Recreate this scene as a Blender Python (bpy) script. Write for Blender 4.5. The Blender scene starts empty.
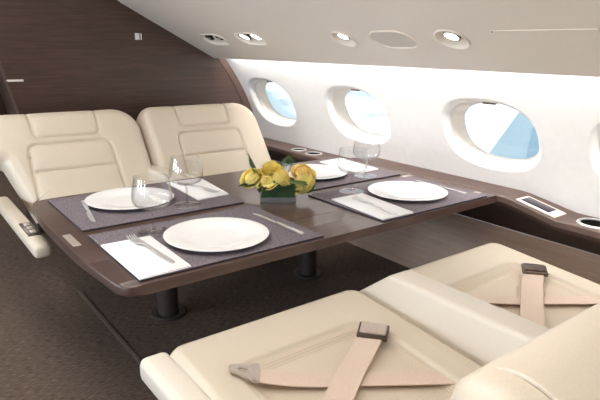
import bpy, bmesh, math, random
import numpy as np
from mathutils import Vector, Matrix, Euler
R = math.radians
COL = bpy.context.scene.collection
SC = bpy.context.scene

# ------------------------------------------------------------------ materials
def srgb(*c):
    return tuple(((v/255)/12.92 if v/255 <= .04045 else (((v/255)+.055)/1.055)**2.4) for v in c) + (1,)

def nodes_of(name):
    m = bpy.data.materials.new(name); m.use_nodes = True
    nt = m.node_tree
    return m, nt, nt.nodes['Principled BSDF']

def coords(nt, scale=(1, 1, 1), rot=(0, 0, 0), kind='Object'):
    tc = nt.nodes.new('ShaderNodeTexCoord'); mp = nt.nodes.new('ShaderNodeMapping')
    mp.inputs['Scale'].default_value = scale; mp.inputs['Rotation'].default_value = rot
    nt.links.new(tc.outputs[kind], mp.inputs['Vector'])
    return mp.outputs['Vector']

def noise(nt, vec, scale, detail=4, rough=.55):
    n = nt.nodes.new('ShaderNodeTexNoise')
    n.inputs['Scale'].default_value = scale; n.inputs['Detail'].default_value = detail
    n.inputs['Roughness'].default_value = rough
    nt.links.new(vec, n.inputs['Vector'])
    return n.outputs['Fac']

def ramp(nt, fac, stops):
    r = nt.nodes.new('ShaderNodeValToRGB')
    e = r.color_ramp.elements
    while len(e) < len(stops): e.new(.5)
    for k, (p, c) in enumerate(stops):
        e[k].position = p; e[k].color = c
    nt.links.new(fac, r.inputs['Fac'])
    return r.outputs['Color']

def bump(nt, bsdf, h, strength=.3, dist=.002):
    b = nt.nodes.new('ShaderNodeBump')
    b.inputs['Strength'].default_value = strength; b.inputs['Distance'].default_value = dist
    nt.links.new(h, b.inputs['Height']); nt.links.new(b.outputs['Normal'], bsdf.inputs['Normal'])

def mix_noise_mat(name, c1, c2, scale=60, rough=.5, bstr=.15, bdist=.001, stretch=(1, 1, 1), spec=.5, metal=0, lo=.3, hi=.7, detail=4, coat=0):
    m, nt, b = nodes_of(name)
    v = coords(nt, stretch)
    f = noise(nt, v, scale, detail)
    nt.links.new(ramp(nt, f, [(lo, c1), (hi, c2)]), b.inputs['Base Color'])
    b.inputs['Roughness'].default_value = rough
    b.inputs['Specular IOR Level'].default_value = spec
    b.inputs['Metallic'].default_value = metal
    b.inputs['Coat Weight'].default_value = coat
    b.inputs['Coat Roughness'].default_value = .15
    if bstr: bump(nt, b, f, bstr, bdist)
    return m

M = {}
M['leather'] = mix_noise_mat('cream_leather', srgb(207, 194, 174), srgb(213, 201, 182), 320, .42, .12, .0006)
M['arm_leather'] = mix_noise_mat('pale_armrest_leather', srgb(216, 206, 190), srgb(221, 212, 198), 320, .42, .12, .0006)
M['leather_panel'] = mix_noise_mat('cream_panel_leather', srgb(208, 195, 175), srgb(214, 202, 183), 320, .42, .12, .0006)
def perforated():
    m, nt, b = nodes_of('perforated_leather')
    v = coords(nt, (150, 150, 0))
    vo = nt.nodes.new('ShaderNodeTexVoronoi'); vo.voronoi_dimensions = '2D'
    vo.inputs['Randomness'].default_value = 0; vo.inputs['Scale'].default_value = 1
    nt.links.new(v, vo.inputs['Vector'])
    nt.links.new(ramp(nt, vo.outputs['Distance'], [(.18, srgb(192, 175, 155)), (.30, srgb(213, 198, 178))]), b.inputs['Base Color'])
    b.inputs['Roughness'].default_value = .55
    bump(nt, b, vo.outputs['Distance'], .25, .001)
    return m
M['perforated'] = perforated()
M['webbing'] = mix_noise_mat('belt_webbing', srgb(208, 186, 169), srgb(218, 198, 182), 260, .6, .3, .0006, (1, 1, 1))
def wood(name, c1, c2, c3, stretch, rough, coat=0.0, scale=1.0):
    m, nt, b = nodes_of(name)
    v = coords(nt, stretch)
    f = noise(nt, v, 9*scale, 6, .65); g = noise(nt, v, 45*scale, 3, .6)
    mx = nt.nodes.new('ShaderNodeMath'); mx.operation = 'MULTIPLY_ADD'
    nt.links.new(g, mx.inputs[0]); mx.inputs[1].default_value = .45
    nt.links.new(f, mx.inputs[2])
    nt.links.new(ramp(nt, mx.outputs[0], [(.45, c1), (.72, c2), (.95, c3)]), b.inputs['Base Color'])
    b.inputs['Roughness'].default_value = rough
    b.inputs['Coat Weight'].default_value = coat; b.inputs['Coat Roughness'].default_value = .12
    bump(nt, b, g, .05, .0006)
    return m
M['table_wood'] = wood('dark_walnut_table', srgb(70, 52, 46), srgb(80, 60, 53), srgb(90, 69, 61), (.6, 9, 9), .36, .25)
M['ledge_wood'] = wood('dark_walnut_ledge', srgb(78, 60, 53), srgb(90, 70, 62), srgb(102, 81, 72), (9, .6, 9), .52, 0)
M['dado_wood'] = wood('lower_wall_wood', srgb(160, 136, 121), srgb(172, 148, 132), srgb(184, 160, 144), (9, .5, 9), .30, .25)
M['bulkhead_wood'] = wood('bulkhead_veneer', srgb(57, 39, 32), srgb(72, 51, 42), srgb(87, 64, 54), (.35, 1, 9), .42, .15)
M['shaded_wood'] = mix_noise_mat('shaded_ledge_wood', srgb(52, 38, 33), srgb(62, 46, 40), 40, .5, 0)  # ledge underside: shade below the overhang put into the wood colour
M['carpet'] = mix_noise_mat('brown_carpet', srgb(58, 48, 41), srgb(124, 107, 94), 190, .95, .9, .004, (.2, 1.7, 1), .1, 0, .32, .68, 6)
M['carpet_seam'] = mix_noise_mat('carpet_seam_dark', srgb(88, 75, 66), srgb(102, 88, 78), 60, .9, 0)
M['white_wall'] = mix_noise_mat('white_sidewall', srgb(236, 234, 231), srgb(240, 238, 235), 30, .55, .05, .001)
M['reveal'] = mix_noise_mat('window_reveal_white', srgb(226, 217, 205), srgb(231, 222, 211), 30, .5, 0)
M['valance'] = mix_noise_mat('beige_overhead_liner', srgb(226, 217, 207), srgb(231, 223, 213), 200, .6, .05, .0005)
M['bezel'] = mix_noise_mat('beige_bezel', srgb(232, 223, 211), srgb(238, 230, 219), 80, .35, 0)
M['grille'] = mix_noise_mat('speaker_grille', srgb(204, 196, 186), srgb(212, 204, 195), 260, .7, .3, .0008)
M['brown_shade'] = mix_noise_mat('brown_handle', srgb(120, 98, 84), srgb(132, 108, 92), 60, .4, 0)
M['bronze'] = mix_noise_mat('bronze_metal', srgb(92, 80, 72), srgb(112, 98, 88), 80, .32, .05, .0005, metal=.9)
M['steel'] = mix_noise_mat('brushed_steel', srgb(208, 206, 204), srgb(224, 222, 220), 120, .3, .03, .0003, metal=.55)
M['dull_steel'] = mix_noise_mat('satin_steel', srgb(200, 190, 181), srgb(216, 206, 197), 120, .38, .03, .0003, metal=.7)
M['black'] = mix_noise_mat('black_plastic', srgb(20, 18, 18), srgb(28, 26, 25), 60, .4, 0)
M['screen'] = mix_noise_mat('dark_screen', srgb(44, 38, 48), srgb(50, 44, 54), 20, .12, 0)
M['plate'] = mix_noise_mat('white_porcelain', srgb(243, 242, 241), srgb(246, 245, 244), 20, .12, 0)
M['napkin'] = mix_noise_mat('white_napkin', srgb(240, 239, 239), srgb(245, 244, 244), 400, .8, .2, .0006)
M['felt'] = mix_noise_mat('grey_lilac_felt', srgb(92, 84, 89), srgb(142, 132, 138), 150, .92, .5, .001, (1, 1, 1), .15, 0, .3, .72, 6)
M['felt_edge'] = mix_noise_mat('dark_felt_edge', srgb(52, 46, 50), srgb(64, 57, 62), 120, .9, 0)
M['rose'] = mix_noise_mat('yellow_petal', srgb(255, 236, 140), srgb(255, 242, 168), 30, .55, .1, .001)
M['rose_pale'] = mix_noise_mat('pale_yellow_petal', srgb(255, 241, 164), srgb(255, 247, 192), 30, .55, .1, .001)
M['rose_peach'] = mix_noise_mat('peach_yellow_petal', srgb(255, 228, 148), srgb(255, 236, 174), 30, .55, .1, .001)
for k_ in ('rose', 'rose_pale', 'rose_peach'):
    b_ = M[k_].node_tree.nodes['Principled BSDF']
    b_.inputs['Subsurface Weight'].default_value = .2; b_.inputs['Subsurface Radius'].default_value = (1, .85, .4); b_.inputs['Subsurface Scale'].default_value = .02
M['leaf'] = mix_noise_mat('green_leaf', srgb(44, 78, 30), srgb(84, 122, 48), 40, .45, .2, .001)
M['dark_leaf'] = mix_noise_mat('dark_green_leaf', srgb(26, 56, 26), srgb(48, 84, 40), 30, .4, .2, .001)
M['column'] = mix_noise_mat('dark_bronze_column', srgb(62, 52, 48), srgb(70, 60, 55), 60, .45, 0, metal=.3)
M['wing'] = mix_noise_mat('pale_blue_wing', srgb(150, 178, 189), srgb(160, 186, 196), 3, .5, 0)
M['wing_dark'] = mix_noise_mat('blue_wing_seam', srgb(112, 150, 168), srgb(120, 157, 174), 3, .5, 0)
def emis(name, col, st):
    m, nt, b = nodes_of(name)
    b.inputs['Base Color'].default_value = col
    b.inputs['Emission Color'].default_value = col; b.inputs['Emission Strength'].default_value = st
    return m
M['lamp'] = emis('lit_lamp', (1, .97, .92, 1), 9)
M['ceiling_lamp'] = emis('ceiling_lamp_diffuser', (1, .96, .9, 1), 1.5)
def thin_glass(name, tint, facing=.5, gloss_rough=.05, k=1.0):
    m = bpy.data.materials.new(name); m.use_nodes = True; nt = m.node_tree
    for n in list(nt.nodes): nt.nodes.remove(n)
    out = nt.nodes.new('ShaderNodeOutputMaterial'); mx = nt.nodes.new('ShaderNodeMixShader')
    tr = nt.nodes.new('ShaderNodeBsdfTransparent'); gl = nt.nodes.new('ShaderNodeBsdfGlossy')
    tr.inputs['Color'].default_value = tint; gl.inputs['Roughness'].default_value = gloss_rough
    lw = nt.nodes.new('ShaderNodeLayerWeight'); lw.inputs['Blend'].default_value = facing
    mm = nt.nodes.new('ShaderNodeMath'); mm.operation = 'MULTIPLY'; mm.inputs[1].default_value = k
    pw_ = nt.nodes.new('ShaderNodeMath'); pw_.operation = 'POWER'; pw_.inputs[1].default_value = 2.6
    lw.inputs['Blend'].default_value = .5
    nt.links.new(lw.outputs['Facing'], pw_.inputs[0]); nt.links.new(pw_.outputs[0], mm.inputs[0])
    ad = nt.nodes.new('ShaderNodeMath'); ad.inputs[1].default_value = facing*.1
    nt.links.new(mm.outputs[0], ad.inputs[0]); mm = ad
    nt.links.new(mm.outputs[0], mx.inputs['Fac']); nt.links.new(tr.outputs[0], mx.inputs[1]); nt.links.new(gl.outputs[0], mx.inputs[2])
    nt.links.new(mx.outputs[0], out.inputs['Surface'])
    return m
M['wine_glass'] = thin_glass('clear_glass', (.975, .975, .975, 1), .3, k=.5)
M['glass_stem'] = thin_glass('clear_glass_stem', (.9, .9, .9, 1), .6, k=.7)
M['pane'] = thin_glass('window_pane', (.96, .98, 1, 1), .1, k=.25)
M['vase_glass'] = thin_glass('vase_glass', (.9, .95, .93, 1), .5, k=.6)
def refr():
    m, nt, b = nodes_of('thick_glass')
    b.inputs['Transmission Weight'].default_value = .85; b.inputs['Roughness'].default_value = .02
    b.inputs['Base Color'].default_value = (.97, .99, .985, 1); b.inputs['IOR'].default_value = 1.3
    return m
M['thick_glass'] = refr()

# ------------------------------------------------------------------ object helpers
def obj(name, bm, mat, parent=None, smooth=True, angle=None):
    me = bpy.data.meshes.new(name)
    bmesh.ops.recalc_face_normals(bm, faces=bm.faces)
    bm.to_mesh(me); bm.free()
    o = bpy.data.objects.new(name, me); COL.objects.link(o)
    mats = mat if isinstance(mat, (list, tuple)) else [mat]
    for m in mats: me.materials.append(M[m])
    if smooth:
        for p in me.polygons: p.use_smooth = True
        me.set_sharp_from_angle(angle=R(angle if angle else 35))
    if parent: o.parent = parent
    return o

def thing(name, label, cat, loc=(0, 0, 0), rz=0, group=None):
    o = bpy.data.objects.new(name, None); COL.objects.link(o)
    o.location = loc; o.rotation_euler = (0, 0, rz)
    o['label'] = label; o['category'] = cat
    if group: o['group'] = group
    o.empty_display_size = .05
    return o
def tag(o, label, cat, group=None):
    o['label'] = label; o['category'] = cat
    if group: o['group'] = group
    return o
def struct(o, label=None):
    o['kind'] = 'structure'
    if label: o['label'] = label
    return o
def dup(root, loc, rz, label, group=None):
    r = root.copy(); COL.objects.link(r); r.location = loc; r.rotation_euler = (0, 0, rz); r['label'] = label
    if group: r['group'] = group
    for ch in list(root.children):
        c = ch.copy(); COL.objects.link(c); c.parent = r
        for g in list(ch.children):
            d = g.copy(); COL.objects.link(d); d.parent = c
    return r

def box(bm, x0, x1, y0, y1, z0, z1):
    vs = [bm.verts.new(p) for p in ((x0, y0, z0), (x1, y0, z0), (x1, y1, z0), (x0, y1, z0), (x0, y0, z1), (x1, y0, z1), (x1, y1, z1), (x0, y1, z1))]
    for f in ((3, 2, 1, 0), (4, 5, 6, 7), (0, 1, 5, 4), (1, 2, 6, 5), (2, 3, 7, 6), (3, 0, 4, 7)):
        bm.faces.new([vs[i] for i in f])
    return vs
def rbox(x0, x1, y0, y1, z0, z1, r=.01, seg=3, shift=None):
    bm = bmesh.new(); vs = box(bm, x0, x1, y0, y1, z0, z1)
    if shift: shift(vs)
    if r: bmesh.ops.bevel(bm, geom=list(bm.edges), offset=r, segments=seg, profile=.5, affect='EDGES')
    return bm
def prism(bm, poly, z0, z1):
    a = [bm.verts.new((x, y, z0)) for x, y in poly]; b = [bm.verts.new((x, y, z1)) for x, y in poly]
    n = len(poly)
    bm.faces.new(a[::-1]); bm.faces.new(b)
    for i in range(n): bm.faces.new((a[i], a[(i+1) % n], b[(i+1) % n], b[i]))
def lathe(bm, prof, n=40, c=(0, 0, 0), closed=False, sx=1, sy=1):
    rings = []
    for r, z in prof:
        if r < 1e-6: rings.append([bm.verts.new((c[0], c[1], c[2]+z))])
        else: rings.append([bm.verts.new((c[0]+sx*r*math.cos(2*math.pi*i/n), c[1]+sy*r*math.sin(2*math.pi*i/n), c[2]+z)) for i in range(n)])
    pairs = list(zip(rings[:-1], rings[1:]))
    if closed: pairs.append((rings[-1], rings[0]))
    for a, b in pairs:
        for i in range(n):
            j = (i+1) % n
            if len(a) == 1 and len(b) == 1: continue
            if len(a) == 1: bm.faces.new((a[0], b[j], b[i]))
            elif len(b) == 1: bm.faces.new((a[i], a[j], b[0]))
            else: bm.faces.new((a[i], a[j], b[j], b[i]))
def tube(bm, pts, rad, n=10, caps=True):
    pts = [Vector(p) for p in pts]
    rads = rad if isinstance(rad, (list, tuple)) else [rad]*len(pts)
    rings = []
    for i, p in enumerate(pts):
        t = (pts[min(i+1, len(pts)-1)]-pts[max(i-1, 0)]).normalized()
        a = t.cross(Vector((0, 0, 1)) if abs(t.z) < .95 else Vector((1, 0, 0))).normalized(); b = t.cross(a)
        rings.append([bm.verts.new(p+rads[i]*(a*math.cos(2*math.pi*k/n)+b*math.sin(2*math.pi*k/n))) for k in range(n)])
    for a, b in zip(rings[:-1], rings[1:]):
        for k in range(n): bm.faces.new((a[k], a[(k+1) % n], b[(k+1) % n], b[k]))
    if caps: bm.faces.new(rings[0][::-1]); bm.faces.new(rings[-1])
def rings_mesh(bm, rings, close_first=False, close_last=False):
    rr = [[bm.verts.new(p) for p in r] for r in rings]
    n = len(rr[0])
    for a, b in zip(rr[:-1], rr[1:]):
        for k in range(n): bm.faces.new((a[k], a[(k+1) % n], b[(k+1) % n], b[k]))
    if close_first: bm.faces.new(rr[0][::-1])
    if close_last: bm.faces.new(rr[-1])
def rounded_poly(pts, rads, seg=6):
    out = []; n = len(pts)
    for i in range(n):
        p = Vector(pts[i]); a = Vector(pts[i-1]); b = Vector(pts[(i+1) % n]); r = rads[i] if isinstance(rads, (list, tuple)) else rads
        if r <= 0: out.append(tuple(p)); continue
        d1 = (a-p).normalized(); d2 = (b-p).normalized()
        s = p+d1*r; e = p+d2*r
        for k in range(seg+1):
            t = k/seg
            q = s*(1-t)**2+p*2*t*(1-t)+e*t*t
            out.append(tuple(q))
    return out
def boolean_cut(o, cutters):
    for c in cutters:
        md = o.modifiers.new('cut', 'BOOLEAN'); md.operation = 'DIFFERENCE'; md.solver = 'EXACT'; md.object = c
    bpy.context.view_layer.update()
    dg = bpy.context.evaluated_depsgraph_get()
    me = bpy.data.meshes.new_from_object(o.evaluated_get(dg))
    o.modifiers.clear(); o.data = me
    for c in cutters: bpy.data.objects.remove(c)

def seg_dist(P, poly, closed=False):
    """min distance from points P (n,2) to a polyline"""
    Q = np.array(poly, float)
    if closed: Q = np.vstack([Q, Q[:1]])
    best = np.full(len(P), 1e9)
    for a, b in zip(Q[:-1], Q[1:]):
        ab = b-a; L = ab@ab
        if L < 1e-14: continue
        t = np.clip(((P-a)@ab)/L, 0, 1)
        d = np.hypot(*(P-(a+t[:, None]*ab)).T)
        best = np.minimum(best, d)
    return best
def inside(P, poly):
    Q = np.array(poly, float); res = np.zeros(len(P), bool); n = len(Q); j = n-1
    for i in range(n):
        xi, yi = Q[i]; xj, yj = Q[j]
        c = ((yi > P[:, 1]) != (yj > P[:, 1])) & (P[:, 0] < (xj-xi)*(P[:, 1]-yi)/((yj-yi) if yj != yi else 1e-12)+xi)
        res ^= c; j = i
    return res

def pillow(outline, thick, rr, seams, regions, to3d, parent, nu=150, nv=150, offset=None, groove=.0105, gw=.0055, puff=.008, back_flat=False):
    """upholstered slab: outline rows [(v, uL, uR)], stitched seams as grooves; regions [(name, mat, polygon)] become meshes of their own, the rest is regions[0]"""
    ov = np.array([r[0] for r in outline]); oL = np.array([r[1] for r in outline]); oR = np.array([r[2] for r in outline])
    v0, v1 = ov[0], ov[-1]
    tv = np.linspace(0, 1, nv); tv = .45*tv+.55*(.5-.5*np.cos(np.pi*tv)); V = v0+(v1-v0)*tv
    tu = np.linspace(0, 1, nu); tu = .5*tu+.5*(.5-.5*np.cos(np.pi*tu))
    L = np.interp(V, ov, oL); Rr = np.interp(V, ov, oR)
    U = L[:, None]+(Rr-L)[:, None]*tu[None, :]; VV = np.repeat(V[:, None], nu, 1)
    P = np.stack([U.ravel(), VV.ravel()], 1)
    poly = [(l, v) for v, l, r in outline]+[(r, v) for v, l, r in outline[::-1]]
    e = seg_dist(P, poly, True)
    q = np.clip(rr-e, 0, rr); roll = rr-np.sqrt(np.maximum(rr*rr-q*q, 0))
    d = thick/2-roll
    ds = np.full(len(P), 1e9)
    for s in seams: ds = np.minimum(ds, seg_dist(P, s))
    fade = np.clip(e/.02, 0, 1)
    d = d+puff*(1-np.exp(-ds/.03))*fade-groove*np.exp(-(ds/gw)**2)*(.3+.7*fade)
    if offset is not None: d = d+offset(P, e)*fade
    db = -thick/2+roll
    front = [to3d(P[i, 0], P[i, 1], d[i]) for i in range(len(P))]
    back = [to3d(P[i, 0], P[i, 1], db[i]) for i in range(len(P))]
    N = len(P); verts = front+back
    faces = []; fc = []
    idx = lambda i, j: i*nu+j
    for i in range(nv-1):
        for j in range(nu-1):
            f = (idx(i, j), idx(i, j+1), idx(i+1, j+1), idx(i+1, j)); faces.append(f); fc.append(P[list(f)].mean(0))
    nfront = len(faces)
    for i in range(nv-1):
        for j in range(nu-1):
            faces.append(tuple(N+k for k in (idx(i, j), idx(i+1, j), idx(i+1, j+1), idx(i, j+1))))
    rim = [idx(0, j) for j in range(nu)]+[idx(i, nu-1) for i in range(1, nv)]+[idx(nv-1, j) for j in range(nu-2, -1, -1)]+[idx(i, 0) for i in range(nv-2, 0, -1)]
    for a, b in zip(rim, rim[1:]+rim[:1]): faces.append((b, a, N+a, N+b))
    me = bpy.data.meshes.new('tmp'); me.from_pydata([tuple(v) for v in verts], [], faces); me.update()
    bm = bmesh.new(); bm.from_mesh(me); bm.verts.ensure_lookup_table()
    bmesh.ops.recalc_face_normals(bm, faces=bm.faces)
    c = sum((Vector(v) for v in front), Vector())/len(front)
    bm.faces.ensure_lookup_table()
    bm.normal_update()
    fv = Vector(to3d(*P[N//2+nu//2], d[N//2+nu//2]+.1))-Vector(front[N//2+nu//2])
    flip = bm.faces[nfront//2+nu//2].normal.dot(fv) < 0
    vn = [(-v.normal if flip else v.normal.copy()) for v in bm.verts]
    bm.free(); bpy.data.meshes.remove(me)
    fc = np.array(fc); owner = np.zeros(len(faces), int)
    for k, (nm, mt, pg) in enumerate(regions):
        if pg is None: continue
        ins = inside(fc, pg); owner[:nfront][ins] = k
    outs = []
    for k, (nm, mt, pg) in enumerate(regions):
        fs = [faces[i] for i in np.nonzero(owner == k)[0]]
        used = sorted({v for f in fs for v in f}); mp = {v: i for i, v in enumerate(used)}
        m2 = bpy.data.meshes.new(nm)
        m2.from_pydata([tuple(verts[v]) for v in used], [], [tuple(mp[v] for v in (f[::-1] if flip else f)) for f in fs])
        for p in m2.polygons: p.use_smooth = True
        m2.update()
        m2.normals_split_custom_set_from_vertices([tuple(vn[v]) for v in used])
        m2.materials.append(M[mt])
        o = bpy.data.objects.new(nm, m2); COL.objects.link(o); o.parent = parent; outs.append(o)
    return outs

# ------------------------------------------------------------------ room constants
H = .504
Z0 = np.array([.38, .504, .67, .875, 1.03, 1.12]); X0 = np.array([1.80, 1.765, 1.70, 1.59, 1.485, 1.40])
PC = np.polyfit(Z0, X0, 3)
WX = lambda z: float(np.polyval(PC, z))
def wall_n(z):
    s = (WX(z+.005)-WX(z-.005))/.01
    v = Vector((1, 0, -s)); return v.normalized()          # points out of the cabin
YB, YR = 1.68, -2.7
XC = -.15
ZT = 1.26

# ------------------------------------------------------------------ sidewalls with window holes
WIN_Y = [1.365, .52, -.335, -1.03]
WA, WB, WZ = .252, .166, .742
def sup(t, a, b, p=2.5):
    c, s = math.cos(t), math.sin(t)
    return a*math.copysign(abs(c)**(2/p), c), b*math.copysign(abs(s)**(2/p), s)
NW = 96
def wall_side(name, mir, ys):
    bm = bmesh.new()
    X = lambda x: (2*XC-x) if mir else x
    zs = [.38+(ZT-.38)*i/40 for i in range(41)]
    cells = sorted([(y-.30, y+.30, y) for y in ys])
    edges = [YR]
    strips = []
    cur = YR
    for a, b, y in cells:
        strips.append((cur, a, None)); strips.append((a, b, y)); cur = b
    strips.append((cur, YB, None))
    zl, zh = zs[3], zs[29]
    def grid(y0, y1, zz):
        n = max(1, int((y1-y0)/.15))
        g = [[bm.verts.new((X(WX(z)), y0+(y1-y0)*i/n, z)) for z in zz] for i in range(n+1)]
        for i in range(n):
            for j in range(len(zz)-1): bm.faces.new((g[i][j], g[i+1][j], g[i+1][j+1], g[i][j+1]))
    for y0, y1, yc in strips:
        if y1 <= y0: continue
        if yc is None: grid(y0, y1, zs); continue
        grid(y0, y1, zs[:4]); grid(y0, y1, zs[29:])
        inner = [sup(2*math.pi*k/NW, WA, WB) for k in range(NW)]
        zc = WZ
        # rectangle points by angle, snapped through the four corners
        outer = []
        for k in range(NW):
            u, v = inner[k]
            s = 1e9
            if u > 1e-9: s = min(s, (y1-yc)/u)
            if u < -1e-9: s = min(s, (y0-yc)/u)
            if v > 1e-9: s = min(s, (zh-zc)/v)
            if v < -1e-9: s = min(s, (zl-zc)/v)
            outer.append((u*s, v*s))
        for cy, cz in ((y1, zh), (y0, zh), (y0, zl), (y1, zl)):
            k = min(range(NW), key=lambda i: (outer[i][0]-(cy-yc))**2+(outer[i][1]-(cz-zc))**2)
            outer[k] = (cy-yc, cz-zc)
        rings = []
        for t in (0, .12, .3, .5, .75, 1):
            rings.append([(X(WX(zc+iv*(1-t)+w*t)), yc+iu*(1-t)+q*t, zc+iv*(1-t)+w*t) for (iu, iv), (q, w) in zip(inner, outer)])
        rings_mesh(bm, rings)
    bmesh.ops.remove_doubles(bm, verts=bm.verts, dist=1e-5)
    return struct(obj(name, bm, 'white_wall', angle=60))
wall_side('wall_right', False, WIN_Y)
wall_side('wall_left', True, WIN_Y[:3]+[-1.185])

def window(n, yc, mir=False):
    X = lambda x: (2*XC-x) if mir else x
    root = bpy.data.objects.new('window_%d' % n, None); COL.objects.link(root); struct(root)
    root.location = (X(WX(WZ)), yc, WZ); loc = Vector(root.location)
    nn = wall_n(WZ)
    def ring(sa, sb, depth, lift=0):
        out = []
        for k in range(NW):
            u, v = sup(2*math.pi*k/NW, WA*sa, WB*sb)
            z = WZ+v; base = Vector((WX(z), yc+u, z))
            flat = Vector((WX(WZ), yc, WZ))+Vector((0, u, 0))+Vector((-nn.z, 0, nn.x))*(v/nn.x)
            w = min(1, max(0, depth/.05))
            p = base.lerp(flat, w)+Vector((.99, 0, .10))*depth
            out.append((X(p.x)-loc.x, p.y-loc.y, p.z-loc.z))
        return out
    bm = bmesh.new()
    prof = [(1.0, 1.0, 0), (.985, .983, .0008), (.965, .96, .003), (.945, .937, .007), (.928, .917, .012), (.915, .90, .020), (.905, .888, .030), (.90, .882, .034), (.885, .868, .036), (.865, .85, .045), (.84, .83, .062), (.80, .80, .085), (.785, .79, .096), (.76, .77, .1)]
    rings_mesh(bm, [ring(*p) for p in prof[:8]])
    obj('frame', bm, 'white_wall', root, angle=50)
    bm = bmesh.new(); rings_mesh(bm, [ring(*p) for p in prof[7:]])
    obj('reveal', bm, 'reveal', root, angle=50)
    bm = bmesh.new(); a = ring(.77, .78, .096); b = ring(.77, .78, .102)
    rings_mesh(bm, [a, b], True, True)
    obj('pane', bm, 'pane', root, smooth=False)
    # shade pull at the top of the reveal
    t = Vector((-nn.z, 0, nn.x))
    if not mir:
        bm = rbox(-.034, .034, -.009, .009, -.006, .006, .004, 2)
        m = Matrix((( nn.x, 0, t.x), (0, 1, 0), (nn.z, 0, t.z))).to_4x4()
        rot = Matrix(((0, nn.x, t.x), (1, 0, 0), (0, nn.z, t.z))).to_4x4()
        p = Vector((WX(WZ), yc, WZ))+t*(WB*.835/nn.x)+Vector((.99, 0, .1))*.055
        bmesh.ops.transform(bm, matrix=Matrix.Translation(p-loc) @ rot, verts=bm.verts)
        obj('shade_handle', bm, 'brown_shade', root)
for i, y in enumerate(WIN_Y): window(i+1, y)
for i, y in enumerate(WIN_Y[:3]+[-1.185]): window(i+5, y, True)

# ------------------------------------------------------------------ floor, bulkhead, back wall, ceiling
bm = bmesh.new(); box(bm, -2.3, 1.75, YR, YB+2.6, -.05, 0); struct(obj('floor', bm, 'carpet', smooth=False))
bm = rbox(.128, .144, -1.4, .72, 0, .003, .0012, 1); struct(obj('trim_1', bm, 'carpet_seam'))

edge = [(.17, 0), (.165, .4), (.15, .62), (.128, .74), (.098, .86), (.078, .96), (.052, 1.08), (.01, 1.22), (-.06, 1.36), (-.2, 1.46)]
edge = [(x+.022, z) for x, z in edge]
edge += [(2*XC-x, z) for x, z in edge[::-1]]
outline = [(-2.3, 0)]+[(-2.3, 1.72), (2.0, 1.72), (2.0, 0)]
poly = edge[::-1]
full = [(2*XC-.17, 0)]
bm = bmesh.new()
wl = [(WX(.38+(ZT-.38)*i/16)+.012, .38+(ZT-.38)*i/16) for i in range(17)]
path = [(1.76, 0), (1.80, .37)]+wl+[(1.2, 1.72), (2*XC-1.2, 1.72)]+[(2*XC-x, z) for x, z in wl[::-1]]+[(2*XC-1.80, .37), (2*XC-1.76, 0)]+edge[::-1]
a = [bm.verts.new((x, YB, z)) for x, z in path]; b = [bm.verts.new((x, YB+.05, z)) for x, z in path]
bm.faces.new(a); bm.faces.new(b[::-1])
for i in range(len(path)): bm.faces.new((a[i], a[(i+1) % len(path)], b[(i+1) % len(path)], b[i]))
struct(obj('wall_front', bm, 'bulkhead_wood', smooth=False))
# door jamb: the lighter lining of the doorway
bm = bmesh.new()
for s in (1, -1):
    e2 = edge[:10] if s == 1 else edge[10:]
    for (xa, za), (xb, zb) in zip(e2[:-1], e2[1:]):
        sh = -.002*s
        q = [bm.verts.new(p) for p in ((xa+sh-.012*s, YB-.012, za), (xb+sh-.012*s, YB-.012, zb), (xb+sh-.012*s, YB+.30, zb), (xa+sh-.012*s, YB+.30, za))]
        q2 = [bm.verts.new((v.co.x+.012*s, v.co.y, v.co.z)) for v in q]
        bm.faces.new(q); bm.faces.new(q2[::-1])
        for i in range(4): bm.faces.new((q[i], q2[i], q2[(i+1) % 4], q[(i+1) % 4]))
struct(obj('door_1', bm, 'ledge_wood', smooth=False))
bm = bmesh.new(); box(bm, -1.6, 1.3, YB+2.6, YB+2.65, -.05, 1.75); box(bm, .50, .55, YB+.06, YB+2.6, 0, 1.62); box(bm, -.85, -.80, YB+.06, YB+2.6, 0, 1.62); struct(obj('wall_galley', bm, 'bulkhead_wood', smooth=False))
bm = bmesh.new(); box(bm, -2.3, 2.0, YR-.05, YR, -.05, 1.75); struct(obj('wall_back', bm, 'bulkhead_wood', smooth=False))
bm = bmesh.new(); box(bm, -1.6, 1.3, YR, YB+2.6, 1.62, 1.67); struct(obj('ceiling', bm, 'valance', smooth=False))
# brown corner trim along the sidewall on the bulkhead
bm = bmesh.new(); zz = [.47+(1.07-.47)*i/30 for i in range(31)]
A = [bm.verts.new((WX(z)-.055, YB-.006, z)) for z in zz]; B = [bm.verts.new((WX(z)+.01, YB-.006, z)) for z in zz]
A2 = [bm.verts.new((WX(z)-.055, YB, z)) for z in zz]
for i in range(30): bm.faces.new((A[i], B[i], B[i+1], A[i+1])); bm.faces.new((A2[i], A[i], A[i+1], A2[i+1]))
struct(obj('trim_2', bm, 'ledge_wood'))

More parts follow.
